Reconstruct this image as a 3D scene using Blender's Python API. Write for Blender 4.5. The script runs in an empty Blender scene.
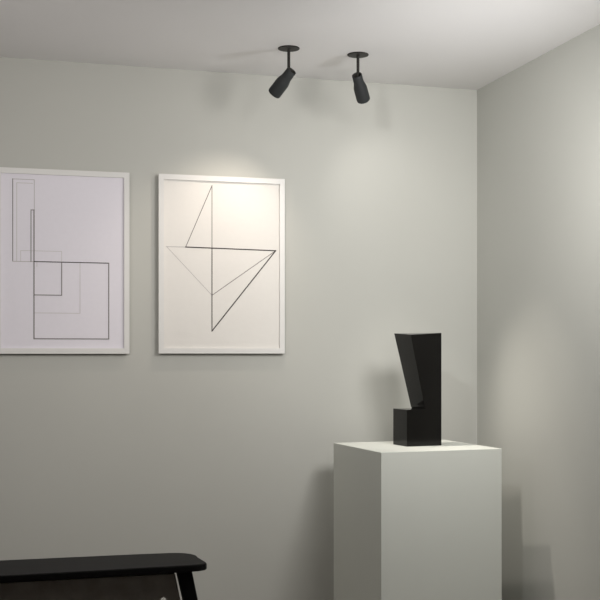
import bpy, bmesh, math
from mathutils import Vector, Matrix

S = bpy.context.scene
COL = S.collection
PI = math.pi

# ---------------------------------------------------------------- materials
def new_mat(name):
    m = bpy.data.materials.new(name)
    m.use_nodes = True
    nt = m.node_tree
    return m, nt, nt.nodes['Principled BSDF']

def mat(name, col, rough=0.5, metal=0.0, spec=0.5, var=0.0, scale=30.0, bump=0.0, bscale=200.0, stretch=(1, 1, 1)):
    m, nt, b = new_mat(name)
    b.inputs['Base Color'].default_value = (*col, 1)
    b.inputs['Roughness'].default_value = rough
    b.inputs['Metallic'].default_value = metal
    b.inputs['Specular IOR Level'].default_value = spec
    tc = nt.nodes.new('ShaderNodeTexCoord')
    mp = nt.nodes.new('ShaderNodeMapping')
    mp.inputs['Scale'].default_value = stretch
    nt.links.new(tc.outputs['Object'], mp.inputs['Vector'])
    if var > 0:
        n = nt.nodes.new('ShaderNodeTexNoise')
        n.inputs['Scale'].default_value = scale
        n.inputs['Detail'].default_value = 4
        nt.links.new(mp.outputs['Vector'], n.inputs['Vector'])
        r = nt.nodes.new('ShaderNodeValToRGB')
        r.color_ramp.elements[0].position = 0.3
        r.color_ramp.elements[1].position = 0.7
        r.color_ramp.elements[0].color = (*[c * (1 - var) for c in col], 1)
        r.color_ramp.elements[1].color = (*[min(1, c * (1 + var)) for c in col], 1)
        nt.links.new(n.outputs['Fac'], r.inputs['Fac'])
        nt.links.new(r.outputs['Color'], b.inputs['Base Color'])
    if bump > 0:
        n2 = nt.nodes.new('ShaderNodeTexNoise')
        n2.inputs['Scale'].default_value = bscale
        n2.inputs['Detail'].default_value = 3
        nt.links.new(mp.outputs['Vector'], n2.inputs['Vector'])
        bp = nt.nodes.new('ShaderNodeBump')
        bp.inputs['Strength'].default_value = bump
        bp.inputs['Distance'].default_value = 0.002
        nt.links.new(n2.outputs['Fac'], bp.inputs['Height'])
        nt.links.new(bp.outputs['Normal'], b.inputs['Normal'])
    return m

M = {}
M['wall'] = mat('wall_paint', (0.500, 0.502, 0.470), 0.85, spec=0.2, var=0.012, scale=1.5, bump=0.05, bscale=260)
M['ceiling'] = mat('ceiling_paint', (0.80, 0.79, 0.785), 0.9, spec=0.1, var=0.01, scale=1.5)
M['wall_dimmed'] = mat('wall_dimmed_for_reflection', (0.10, 0.10, 0.095), 0.9, spec=0.1, var=0.02, scale=2)  # unseen front wall, darkened so the sculpture's front reflects less light
M['floor'] = mat('floor_boards', (0.44, 0.41, 0.37), 0.5, var=0.15, scale=4, stretch=(1, 12, 1))
M['plinth'] = mat('plinth_paint', (0.61, 0.625, 0.58), 0.6, spec=0.3, var=0.01, scale=3, bump=0.04, bscale=200)
M['frame'] = mat('white_lacquer', (0.71, 0.705, 0.69), 0.45, spec=0.4, var=0.01, scale=20)
M['backing'] = mat('backing_board', (0.25, 0.22, 0.19), 0.9)
M['paper_lilac'] = mat('lilac_white_paper', (0.765, 0.74, 0.80), 0.9, spec=0.1, var=0.008, scale=60)
M['paper_cream'] = mat('warm_white_paper', (0.745, 0.725, 0.695), 0.9, spec=0.1, var=0.008, scale=60)
M['ink_dark'] = mat('dark_ink', (0.05, 0.042, 0.04), 0.8, spec=0.2)
M['ink_mid'] = mat('grey_ink', (0.20, 0.185, 0.18), 0.8, spec=0.2)
M['ink_pale'] = mat('pale_pencil', (0.46, 0.44, 0.44), 0.8, spec=0.2)
M['ink_faint'] = mat('faint_pencil', (0.58, 0.56, 0.56), 0.8, spec=0.2)
M['ink_ghost'] = mat('ghost_pencil', (0.74, 0.72, 0.69), 0.8, spec=0.2)
M['sculpture'] = mat('blackened_wood', (0.0045, 0.0040, 0.0036), 0.14, spec=0.27, var=0.35, scale=9, bump=0.08, bscale=40, stretch=(1, 1, 0.15))
M['lamp'] = mat('graphite_powder_coat', (0.023, 0.025, 0.026), 0.6, spec=0.3, bump=0.05, bscale=900)
M['lamp_dark'] = mat('dark_bronze', (0.016, 0.014, 0.012), 0.5, spec=0.3)
M['black_wood'] = mat('black_stained_wood', (0.011, 0.0105, 0.0105), 0.6, spec=0.12, var=0.25, scale=14, bump=0.1, bscale=60, stretch=(0.1, 1, 1))
M['leather'] = mat('dark_grey_upholstery', (0.30, 0.275, 0.25), 0.85, spec=0.2, var=0.15, scale=25, bump=0.3, bscale=300)
M['window_frame'] = mat('white_window_paint', (0.75, 0.75, 0.73), 0.5)

def emit_mat(name, col, s):
    m, nt, b = new_mat(name)
    b.inputs['Emission Color'].default_value = (*col, 1)
    b.inputs['Emission Strength'].default_value = s
    return m
M['bulb'] = emit_mat('lit_lamp_lens', (1.0, 0.86, 0.68), 6.0)

def glass_mat():
    m, nt, b = new_mat('window_glass')
    out = nt.nodes['Material Output']
    tr = nt.nodes.new('ShaderNodeBsdfTransparent')
    gl = nt.nodes.new('ShaderNodeBsdfGlossy')
    gl.inputs['Roughness'].default_value = 0.02
    mx = nt.nodes.new('ShaderNodeMixShader')
    mx.inputs['Fac'].default_value = 0.06
    nt.links.new(tr.outputs[0], mx.inputs[1])
    nt.links.new(gl.outputs[0], mx.inputs[2])
    nt.links.new(mx.outputs[0], out.inputs['Surface'])
    return m
M['glass'] = glass_mat()

# ---------------------------------------------------------------- helpers
def obj(name, bm, mats, parent=None, smooth=False, bevel=0.0, segs=2):
    bmesh.ops.recalc_face_normals(bm, faces=bm.faces[:])
    me = bpy.data.meshes.new(name)
    bm.to_mesh(me)
    bm.free()
    for m in (mats if isinstance(mats, (list, tuple)) else [mats]):
        me.materials.append(m)
    if smooth:
        for p in me.polygons:
            p.use_smooth = True
    o = bpy.data.objects.new(name, me)
    COL.objects.link(o)
    if parent:
        o.parent = parent
    if bevel > 0:
        b = o.modifiers.new('bevel', 'BEVEL')
        b.width = bevel
        b.segments = segs
        b.limit_method = 'ANGLE'
        b.angle_limit = math.radians(35)
        if smooth is False:
            for p in me.polygons:
                p.use_smooth = True
        w = o.modifiers.new('weighted', 'WEIGHTED_NORMAL')
        w.keep_sharp = True
    return o

def thing(name, label, cat, loc=(0, 0, 0), rotz=0.0, group=None):
    o = bpy.data.objects.new(name, None)
    o.empty_display_size = 0.1
    COL.objects.link(o)
    o.location = loc
    o.rotation_euler = (0, 0, rotz)
    tag(o, label, cat, group)
    return o

def tag(o, label, cat, group=None):
    o['label'] = label
    o['category'] = cat
    if group:
        o['group'] = group

def struct(o):
    o['kind'] = 'structure'
    return o

def box(bm, x0, x1, y0, y1, z0, z1, mi=0):
    v = [bm.verts.new((x, y, z)) for x in (x0, x1) for y in (y0, y1) for z in (z0, z1)]
    for q in ((0, 1, 3, 2), (4, 6, 7, 5), (0, 4, 5, 1), (2, 3, 7, 6), (0, 2, 6, 4), (1, 5, 7, 3)):
        bm.faces.new([v[i] for i in q]).material_index = mi

def prism(bm, pts, a, b, fn):
    """extrude the outline pts (2-D) between depths a and b; fn maps (p, q, depth) to xyz"""
    A = [bm.verts.new(fn(p, q, a)) for p, q in pts]
    B = [bm.verts.new(fn(p, q, b)) for p, q in pts]
    n = len(pts)
    bm.faces.new(A)
    bm.faces.new(B[::-1])
    for i in range(n):
        bm.faces.new((A[i], A[(i + 1) % n], B[(i + 1) % n], B[i]))

def lathe(bm, prof, n=40, M4=Matrix()):
    """revolve (r, z) profile about z; r=0 ends close to a point"""
    rings = []
    for r, z in prof:
        if r < 1e-6:
            rings.append([bm.verts.new(M4 @ Vector((0, 0, z)))])
        else:
            rings.append([bm.verts.new(M4 @ Vector((r * math.cos(2 * PI * i / n), r * math.sin(2 * PI * i / n), z))) for i in range(n)])
    for a, b in zip(rings, rings[1:]):
        for i in range(n):
            j = (i + 1) % n
            if len(a) == 1 and len(b) == 1:
                continue
            if len(a) == 1:
                bm.faces.new((a[0], b[i], b[j]))
            elif len(b) == 1:
                bm.faces.new((a[i], b[0], a[j]))
            else:
                bm.faces.new((a[i], b[i], b[j], a[j]))

def tapered_bar(bm, p0, p1, w0, d0, w1, d1):
    """four-sided leg from p0 to p1 with widths along x and y"""
    a = [bm.verts.new((p0[0] + sx * w0 / 2, p0[1] + sy * d0 / 2, p0[2])) for sx, sy in ((-1, -1), (1, -1), (1, 1), (-1, 1))]
    b = [bm.verts.new((p1[0] + sx * w1 / 2, p1[1] + sy * d1 / 2, p1[2])) for sx, sy in ((-1, -1), (1, -1), (1, 1), (-1, 1))]
    bm.faces.new(a)
    bm.faces.new(b[::-1])
    for i in range(4):
        j = (i + 1) % 4
        bm.faces.new((a[i], a[j], b[j], b[i]))

# ---------------------------------------------------------------- room
XR, XL, YF, ZC = 1.99, -2.6, -5.6, 2.361
T = 0.12
bm = bmesh.new(); box(bm, XL - T, XR + T, YF - T, T, -0.1, 0)
struct(obj('floor', bm, M['floor']))
bm = bmesh.new(); box(bm, XL - T, XR + T, YF - T, T, ZC, ZC + 0.1)
struct(obj('ceiling', bm, M['ceiling']))
bm = bmesh.new(); box(bm, XL - T, XR + T, 0, T, 0, ZC)
struct(obj('wall_back', bm, M['wall']))
bm = bmesh.new(); box(bm, XL - T, XL, YF, 0, 0, ZC)
struct(obj('wall_left', bm, M['wall']))
bm = bmesh.new(); box(bm, XL - T, XR + T, YF - T, YF, 0, ZC)
struct(obj('wall_front', bm, M['wall_dimmed']))
# right-hand wall with a window opening outside the picture, added to bring in side light
WY0, WY1, WZ0, WZ1 = -2.55, -1.25, 0.95, 2.20
bm = bmesh.new()
box(bm, XR, XR + T, WY1, 0, 0, ZC)
box(bm, XR, XR + T, YF, WY0, 0, ZC)
box(bm, XR, XR + T, WY0, WY1, 0, WZ0)
box(bm, XR, XR + T, WY0, WY1, WZ1, ZC)
struct(obj('wall_right', bm, M['wall']))
win = struct(thing('added_window', 'added white framed window in the right wall', 'window', (XR + 0.06, (WY0 + WY1) / 2, WZ0)))
del win['category']; del win['label']
bm = bmesh.new()
hw, hh, fw = (WY1 - WY0) / 2, WZ1 - WZ0, 0.05
box(bm, -0.03, 0.03, -hw, -hw + fw, 0, hh); box(bm, -0.03, 0.03, hw - fw, hw, 0, hh)
box(bm, -0.03, 0.03, -hw + fw, hw - fw, 0, fw); box(bm, -0.03, 0.03, -hw + fw, hw - fw, hh - fw, hh)
obj('window_frame', bm, M['window_frame'], win)
bm = bmesh.new(); box(bm, -0.003, 0.003, -hw + fw, hw - fw, fw, hh - fw)
obj('pane', bm, M['glass'], win)

# ---------------------------------------------------------------- framed drawings
def strip(bm, x0, z0, x1, z1, w, y, mi):
    """one drawn line: a thin inked strip on the face of the sheet"""
    d = Vector((x1 - x0, 0, z1 - z0)); L = d.length
    if L < 1e-6:
        return
    d /= L
    n = Vector((-d.z, 0, d.x)) * (w / 2)
    a, b = Vector((x0, y, z0)) - d * w / 2, Vector((x1, y, z1)) + d * w / 2
    f = bm.faces.new([bm.verts.new(p) for p in (a - n, b - n, b + n, a + n)])
    f.material_index = mi

def framed_drawing(label, x0, z0, W, H, paper, lines):
    t = thing('framed_drawing', label, 'picture', (x0, 0, z0), group='framed line drawings on the back wall')
    fw, yf, yb = 0.0205, -0.023, -0.011
    bm = bmesh.new()                       # four mitred bars
    def bar(o0, o1, i1, i0):
        fr = [bm.verts.new((p[0], yf, p[1])) for p in (o0, o1, i1, i0)]
        bk = [bm.verts.new((p[0], yb, p[1])) for p in (o0, o1, i1, i0)]
        bm.faces.new(fr); bm.faces.new(bk[::-1])
        for i in range(4):
            j = (i + 1) % 4
            bm.faces.new((fr[i], fr[j], bk[j], bk[i]))
    O = [(0, 0), (W, 0), (W, H), (0, H)]
    I = [(fw, fw), (W - fw, fw), (W - fw, H - fw), (fw, H - fw)]
    for i in range(4):
        j = (i + 1) % 4
        bar(O[i], O[j], I[j], I[i])
    bmesh.ops.remove_doubles(bm, verts=bm.verts[:], dist=1e-5)
    obj('frame', bm, M['frame'], t)
    bm = bmesh.new(); box(bm, 0.012, W - 0.012, -0.0109, 0, 0.012, H - 0.012)
    obj('backing_board', bm, M['backing'], t)
    bm = bmesh.new()
    box(bm, fw, W - fw, -0.0155, -0.0111, fw, H - fw)
    for (ax, az, bx, bz, w, k, layer) in lines:
        strip(bm, ax - x0, az - z0, bx - x0, bz - z0, w, -0.0156 - 0.00006 * layer, k)
    obj('art_print', bm, [paper, M['ink_dark'], M['ink_mid'], M['ink_pale'], M['ink_faint'], M['ink_ghost']], t)
    return t

D_, G_, P_, F_, W_ = 1, 2, 3, 4, 5
L1 = []
def rect(lst, xa, za, xb, zb, w, k, layer, sides='lrtb'):
    if 'l' in sides: lst.append((xa, za, xa, zb, w, k, layer))
    if 'r' in sides: lst.append((xb, za, xb, zb, w, k, layer))
    if 't' in sides: lst.append((xa, zb, xb, zb, w, k, layer + 1))
    if 'b' in sides: lst.append((xa, za, xb, za, w, k, layer + 1))
rect(L1, 0.0927, 1.5964, 0.1714, 1.9040, 0.0022, P_, 3, 'tr')
rect(L1, 0.0927, 1.5964, 0.1714, 1.9040, 0.0030, G_, 4, 'l')
L1.append((0.0927, 1.5955, 0.1703, 1.5955, 0.0026, P_, 5))
rect(L1, 0.1072, 1.5964, 0.1660, 1.8901, 0.0024, F_, 1, 'lt')
rect(L1, 0.1593, 1.5955, 0.1703, 1.7900, 0.0030, G_, 9, 'lt')
rect(L1, 0.1217, 1.5955, 0.2724, 1.6365, 0.0020, F_, 1, 'ltr')
L1.append((0.1703, 1.3055, 0.1703, 1.7900, 0.0040, G_, 8))
L1.append((0.1703, 1.5960, 0.4489, 1.5960, 0.0034, D_, 10))
rect(L1, 0.1703, 1.4705, 0.2724, 1.5960, 0.0032, G_, 11, 'rb')
rect(L1, 0.1703, 1.4029, 0.3407, 1.5955, 0.0022, F_, 5, 'rb')
rect(L1, 0.1703, 1.3055, 0.4489, 1.5960, 0.0036, G_, 12, 'rb')
L1.append((0.181, 1.578, 0.181, 1.5955, 0.002, F_, 2))
framed_drawing('white framed drawing of overlapping rectangles and squares in grey line on lilac-white paper',
               0.0290, 1.2490, 0.4985, 0.6960, M['paper_lilac'], L1)
L2 = [
    (0.8509, 1.6620, 0.8509, 1.9091, 0.0028, G_, 6),
    (0.8509, 1.3384, 0.8509, 1.6640, 0.0036, D_, 7),
    (0.8509, 1.9091, 0.7466, 1.6656, 0.0028, G_, 8),
    (0.6700, 1.6650, 0.7466, 1.6656, 0.0026, P_, 2),
    (0.7466, 1.6656, 1.1092, 1.6602, 0.0042, D_, 10),
    (0.6721, 1.6650, 0.8509, 1.4786, 0.0022, P_, 3),
    (0.8509, 1.4786, 1.1092, 1.6602, 0.0026, G_, 4),
    (1.1092, 1.6602, 0.8509, 1.3384, 0.0042, D_, 11),
    (1.0489, 1.6700, 1.0489, 1.8050, 0.0022, W_, 1),
    (0.8509, 1.5700, 0.9300, 1.6100, 0.0020, W_, 1),
]
framed_drawing('white framed drawing of a spiky kite of black triangles on warm white paper',
               0.6400, 1.2500, 0.5050, 0.6965, M['paper_cream'], L2)

# ---------------------------------------------------------------- ceiling spotlights
HEAD_L = 0.113
def spotlight(label, x, y, axis, drop):
    t = thing('ceiling_spotlight', label, 'spotlight', (x, y, ZC), group='swivel spotlights on the ceiling')
    bm = bmesh.new()
    lathe(bm, [(0, 0), (0.0395, 0), (0.0395, -0.0025), (0.0387, -0.0038), (0.008, -0.0045), (0, -0.0045)], 48)
    obj('canopy', bm, M['lamp_dark'], t, smooth=True, bevel=0.0006)
    bm = bmesh.new()
    lathe(bm, [(0, -0.004), (0.0055, -0.004), (0.0055, -drop - 0.002), (0.0035, -drop - 0.004), (0, -drop - 0.004)], 24)
    obj('stem', bm, M['lamp_dark'], t, smooth=True, bevel=0.0004)
    ax = Vector(axis).normalized()
    q = ax.to_track_quat('Z', 'X').to_matrix().to_4x4()
    piv = Vector((0, 0, -drop))
    M4 = Matrix.Translation(piv - ax * 0.019) @ q     # local z runs from the open neck to the lens
    bm = bmesh.new()
    L = HEAD_L
    prof = [(0.0155, 0.040), (0.0155, 0.0008), (0.0162, 0.0), (0.0180, 0.0), (0.0186, 0.0008), (0.0192, 0.030),
            (0.0200, 0.036), (0.0242, 0.052), (0.0252, 0.058), (0.0256, L - 0.006), (0.0250, L - 0.002), (0.0236, L),
            (0.0222, L), (0.0215, L - 0.001), (0.0215, L - 0.012), (0.0205, L - 0.030), (0, L - 0.032)]
    lathe(bm, prof + [], 48, M4)
    bm.faces.ensure_lookup_table()
    for k in range(48):
        bm.faces[k].material_index = 1          # dark inside of the neck
    hd = obj('lamp_head', bm, [M['lamp'], M['lamp_dark']], t, smooth=True)
    bm = bmesh.new()
    lathe(bm, [(0, 0.041), (0.0154, 0.041), (0.0154, 0.038), (0, 0.038)], 32, M4)
    obj('neck_plug', bm, M['lamp_dark'], hd)
    bm = bmesh.new()
    lathe(bm, [(0, L - 0.011), (0.0214, L - 0.011), (0.0214, L - 0.014), (0, L - 0.014)], 40, M4)
    obj('lens', bm, M['bulb'], hd, smooth=False)
    return Vector((x, y, ZC)) + piv + ax * (L - 0.019 + 0.004), ax

AXA, AXB = (-0.68, 1.0, -1.0), (0.66, 0.90, -1.0)
posA, axA = spotlight('graphite swivel spotlight with its head tilted down left toward the drawings', 1.057, -0.410, AXA, 0.096)
posB, axB = spotlight('graphite swivel spotlight with its head tilted down right, nearer the room corner', 1.327, -0.396, AXB, 0.092)

# ---------------------------------------------------------------- plinth
PR = math.radians(4.2)
pl = thing('display_plinth', 'pale grey square plinth standing in the room corner', 'plinth', (1.3408, -0.6125, 0), PR)
bm = bmesh.new(); box(bm, 0, 0.484, 0, 0.458, 0, 0.90)
pl_body = obj('display_plinth', bm, M['plinth'], None, bevel=0.0012)
pl_body.location = pl.location; pl_body.rotation_euler = pl.rotation_euler
tag(pl_body, pl['label'], pl['category'])
bpy.data.objects.remove(pl)
pl_body.name = 'display_plinth'

# ---------------------------------------------------------------- sculpture
bm = bmesh.new()
# outline of its front and of its back face: x along the face, z up
SF = [(0, 0), (0.1485, 0), (0.1485, 0.4285), (0.0165, 0.4205), (0.0735, 0.1600), (0.0735, 0.1480), (0.0810, 0.1385), (0, 0.1385)]
SB = [(0, 0), (0.1485, 0), (0.1485, 0.4285), (0.0040, 0.4275), (0.0760, 0.1480), (0.0770, 0.1430), (0.0810, 0.1385), (0, 0.1385)]
A_ = [bm.verts.new((p, 0, q)) for p, q in SF]
B_ = [bm.verts.new((p, 0.113, q)) for p, q in SB]
bm.faces.new(A_); bm.faces.new(B_[::-1])
for i in range(8):
    j = (i + 1) % 8
    bm.faces.new((A_[i], A_[j], B_[j], B_[i]))
sc = obj('abstract_sculpture', bm, M['sculpture'], None, bevel=0.0012)
sc.location = (1.5187, -0.4032, 0.90)
sc.rotation_euler = (0, 0, math.radians(7.0))
tag(sc, 'black angular block sculpture with a leaning upright, standing on the pale plinth', 'sculpture')

# ---------------------------------------------------------------- lounge armchair
CH = thing('lounge_armchair', 'black wooden lounge armchair with broad paddle arms and dark grey upholstery', 'armchair', (0.1, -1.65, 0))
OX, OY = 0.1, -1.65
def arc(cx, cy, r, a0, a1, n=8):
    return [(cx + r * math.cos(math.radians(a0 + (a1 - a0) * i / n)), cy + r * math.sin(math.radians(a0 + (a1 - a0) * i / n))) for i in range(n + 1)]
def arm_outline():
    pts = [(-0.42, -1.405), (-0.36, -1.422)]
    pts += [(0.03, -1.433), (0.25, -1.428), (0.40, -1.424), (0.515, -1.421)]
    pts += [(0.540, -1.417), (0.558, -1.408), (0.5645, -1.396), (0.5645, -1.386)]
    pts += arc(0.490, -1.292, 0.068, -12, 88, 9)
    pts += [(0.40, -1.219), (0.03, -1.213), (-0.36, -1.222), (-0.42, -1.245)]
    return pts
bm = bmesh.new()
prism(bm, [(x - OX, y - OY) for x, y in arm_outline()], 0.6735, 0.6925, lambda p, q, d: (p, q, d))
obj('armrest', bm, M['black_wood'], CH, bevel=0.004, segs=3)
bm = bmesh.new()   # nearer arm, mirrored across the seat
prism(bm, [(x - OX, -(y - OY) - 0.125) for x, y in arm_outline()], 0.6735, 0.6925, lambda p, q, d: (p, q, d))
obj('armrest', bm, M['black_wood'], CH, bevel=0.004, segs=3)
for yy in (-1.372, -2.053):
    for (tx, bx) in ((0.506, 0.651), (-0.22, -0.36)):
        bm = bmesh.new()
        tapered_bar(bm, (tx - OX, yy - OY, 0.672), (bx - OX, yy - OY, 0.0), 0.040, 0.036, 0.026, 0.026)
        obj('leg', bm, M['black_wood'], CH, bevel=0.004)
    # upholstered panel under the arm, open at its lower front corner
    bm = bmesh.new()
    pts = [(-0.19, 0.34), (0.435, 0.34), (0.437, 0.585), (0.446, 0.600), (0.452, 0.603), (0.457, 0.600), (0.461, 0.590),
           (0.472, 0.56), (0.500, 0.42), (0.531, 0.42), (0.4825, 0.664), (-0.19, 0.664)]
    prism(bm, [(p - OX, q) for p, q in pts], yy - OY - 0.008, yy - OY + 0.012, lambda p, q, d: (p, d, q))
    obj('side_panel', bm, M['leather'], CH, bevel=0.003)
    bm = bmesh.new(); box(bm, -0.27 - OX, 0.55 - OX, yy - OY - 0.014, yy - OY + 0.014, 0.29, 0.335)
    obj('side_rail', bm, M['black_wood'], CH, bevel=0.003)
for xx in (0.53, -0.25):
    bm = bmesh.new(); box(bm, xx - 0.014 - OX, xx + 0.014 - OX, -2.037 - OY, -1.388 - OY, 0.29, 0.335)
    obj('cross_rail', bm, M['black_wood'], CH, bevel=0.003)
bm = bmesh.new(); box(bm, -0.11 - OX, 0.51 - OX, -2.034 - OY, -1.391 - OY, 0.337, 0.44)
obj('seat_cushion', bm, M['leather'], CH, bevel=0.03, segs=5)
bm = bmesh.new()
prism(bm, [(-0.135, 0.337), (-0.235, 0.337), (-0.36, 0.83), (-0.26, 0.83)], -2.034 - OY, -1.391 - OY, lambda p, q, d: (p - OX, d, q))
obj('backrest', bm, M['leather'], CH, bevel=0.025, segs=5)

# ---------------------------------------------------------------- light
def spot(name, pos, direction, power, col, angle, blend, radius):
    l = bpy.data.lights.new(name, 'SPOT')
    l.energy = power; l.color = col
    l.spot_size = math.radians(angle); l.spot_blend = blend
    l.shadow_soft_size = radius
    o = bpy.data.objects.new(name, l); COL.objects.link(o)
    o.location = pos
    o.rotation_euler = Vector(direction).to_track_quat('-Z', 'Y').to_euler()
    return o
# beams of the two swivel spotlights, leaving their lenses, then one added light between them
spot('spotlight_beam', posA, Vector((0.82, 0.0, 1.44)) - posA, 8.9, (1.0, 0.87, 0.74), 86, 1.0, 0.018)
spot('spotlight_beam', posB, axB, 1.6, (1.0, 0.95, 0.89), 85, 1.0, 0.018)
spot('spotlight_core', posB, Vector((1.70, -0.32, 0.9)) - posB, 34.0, (1.0, 0.94, 0.86), 48, 1.0, 0.02)
spos = Vector((1.19, -0.37, 2.24))
spot('added_step_light', spos, Vector((1.93, -0.55, 0.82)) - spos, 26.0, (1.0, 0.92, 0.82), 40, 1.0, 0.018)  # added light with no fixture, makes the stepped shadow on the right wall
# unseen lights without fixtures: some follow the shadows, others added to match brightness
def lamp(pos, target, power, col, angle, radius):
    p = Vector(pos)
    spot('unseen_lamp', p, Vector(target) - p, power, col, angle, 1.0, radius)
lamp((1.62, -1.75, 2.05), (1.30, -0.10, 1.05), 54.0, (1.0, 0.976, 0.941), 134, 0.23)
lamp((1.72, -1.55, 2.05), (1.50, -0.35, 0.90), 10.0, (1.0, 0.976, 0.941), 50, 0.10)  # added to brighten the plinth
lamp((1.20, -2.10, 1.55), (1.30, 0.00, 2.00), 10.0, (1.0, 0.97, 0.93), 90, 0.16)  # added wash for the upper back wall
lamp((0.00, -2.40, 1.90), (0.10, 0.00, 1.70), 40.0, (1.0, 0.95, 0.89), 80, 0.18)  # added to brighten the left part of the back wall
lamp((1.20, -2.00, 2.20), (1.75, 0.00, 1.75), 17.0, (1.0, 0.98, 0.94), 70, 0.14)  # added wash for the upper wall toward the corner
lamp((0.40, -1.95, 2.28), (1.99, -0.70, 1.60), 34.0, (0.99, 1.0, 0.98), 78, 0.035)
lamp((1.60, -1.80, 1.65), (1.80, -1.30, 2.36), 12.5, (1.0, 0.98, 0.95), 130, 0.14)  # added uplight to brighten the ceiling on the right
lamp((1.95, -1.12, 1.30), (1.05, -0.75, 2.36), 11.0, (0.94, 0.95, 1.0), 100, 0.05)
pl_ = bpy.data.lights.new('left_fill', 'POINT')  # added fill light from the left, no lamp stands there
pl_.energy = 11.0; pl_.color = (1.0, 0.95, 0.93); pl_.shadow_soft_size = 0.14
po_ = bpy.data.objects.new('left_fill', pl_); COL.objects.link(po_); po_.location = (-0.6, -1.6, 1.7)

w = bpy.data.worlds.new('World'); S.world = w
w.use_nodes = True
w.node_tree.nodes['Background'].inputs['Color'].default_value = (0.8, 0.88, 1.0, 1)
w.node_tree.nodes['Background'].inputs['Strength'].default_value = 0.15

# ---------------------------------------------------------------- camera
F_PX = 1116.0
TH = math.atan(313.0 / F_PX)
cam = bpy.data.cameras.new('camera')
cam.sensor_width = 36.0
cam.lens = 36.0 * F_PX / 600.0
cam.shift_y = (353.5 - 300.0) / 600.0 * 1.0
co = bpy.data.objects.new('camera', cam); COL.objects.link(co)
co.location = (0, -4.33, 1.25)
co.rotation_euler = (PI / 2, 0, -TH)
S.camera = co

S.view_settings.view_transform = 'Standard'
S.view_settings.look = 'None'
S.view_settings.gamma = 1.0
S.view_settings.exposure = 0.12
S.view_settings.use_curve_mapping = False
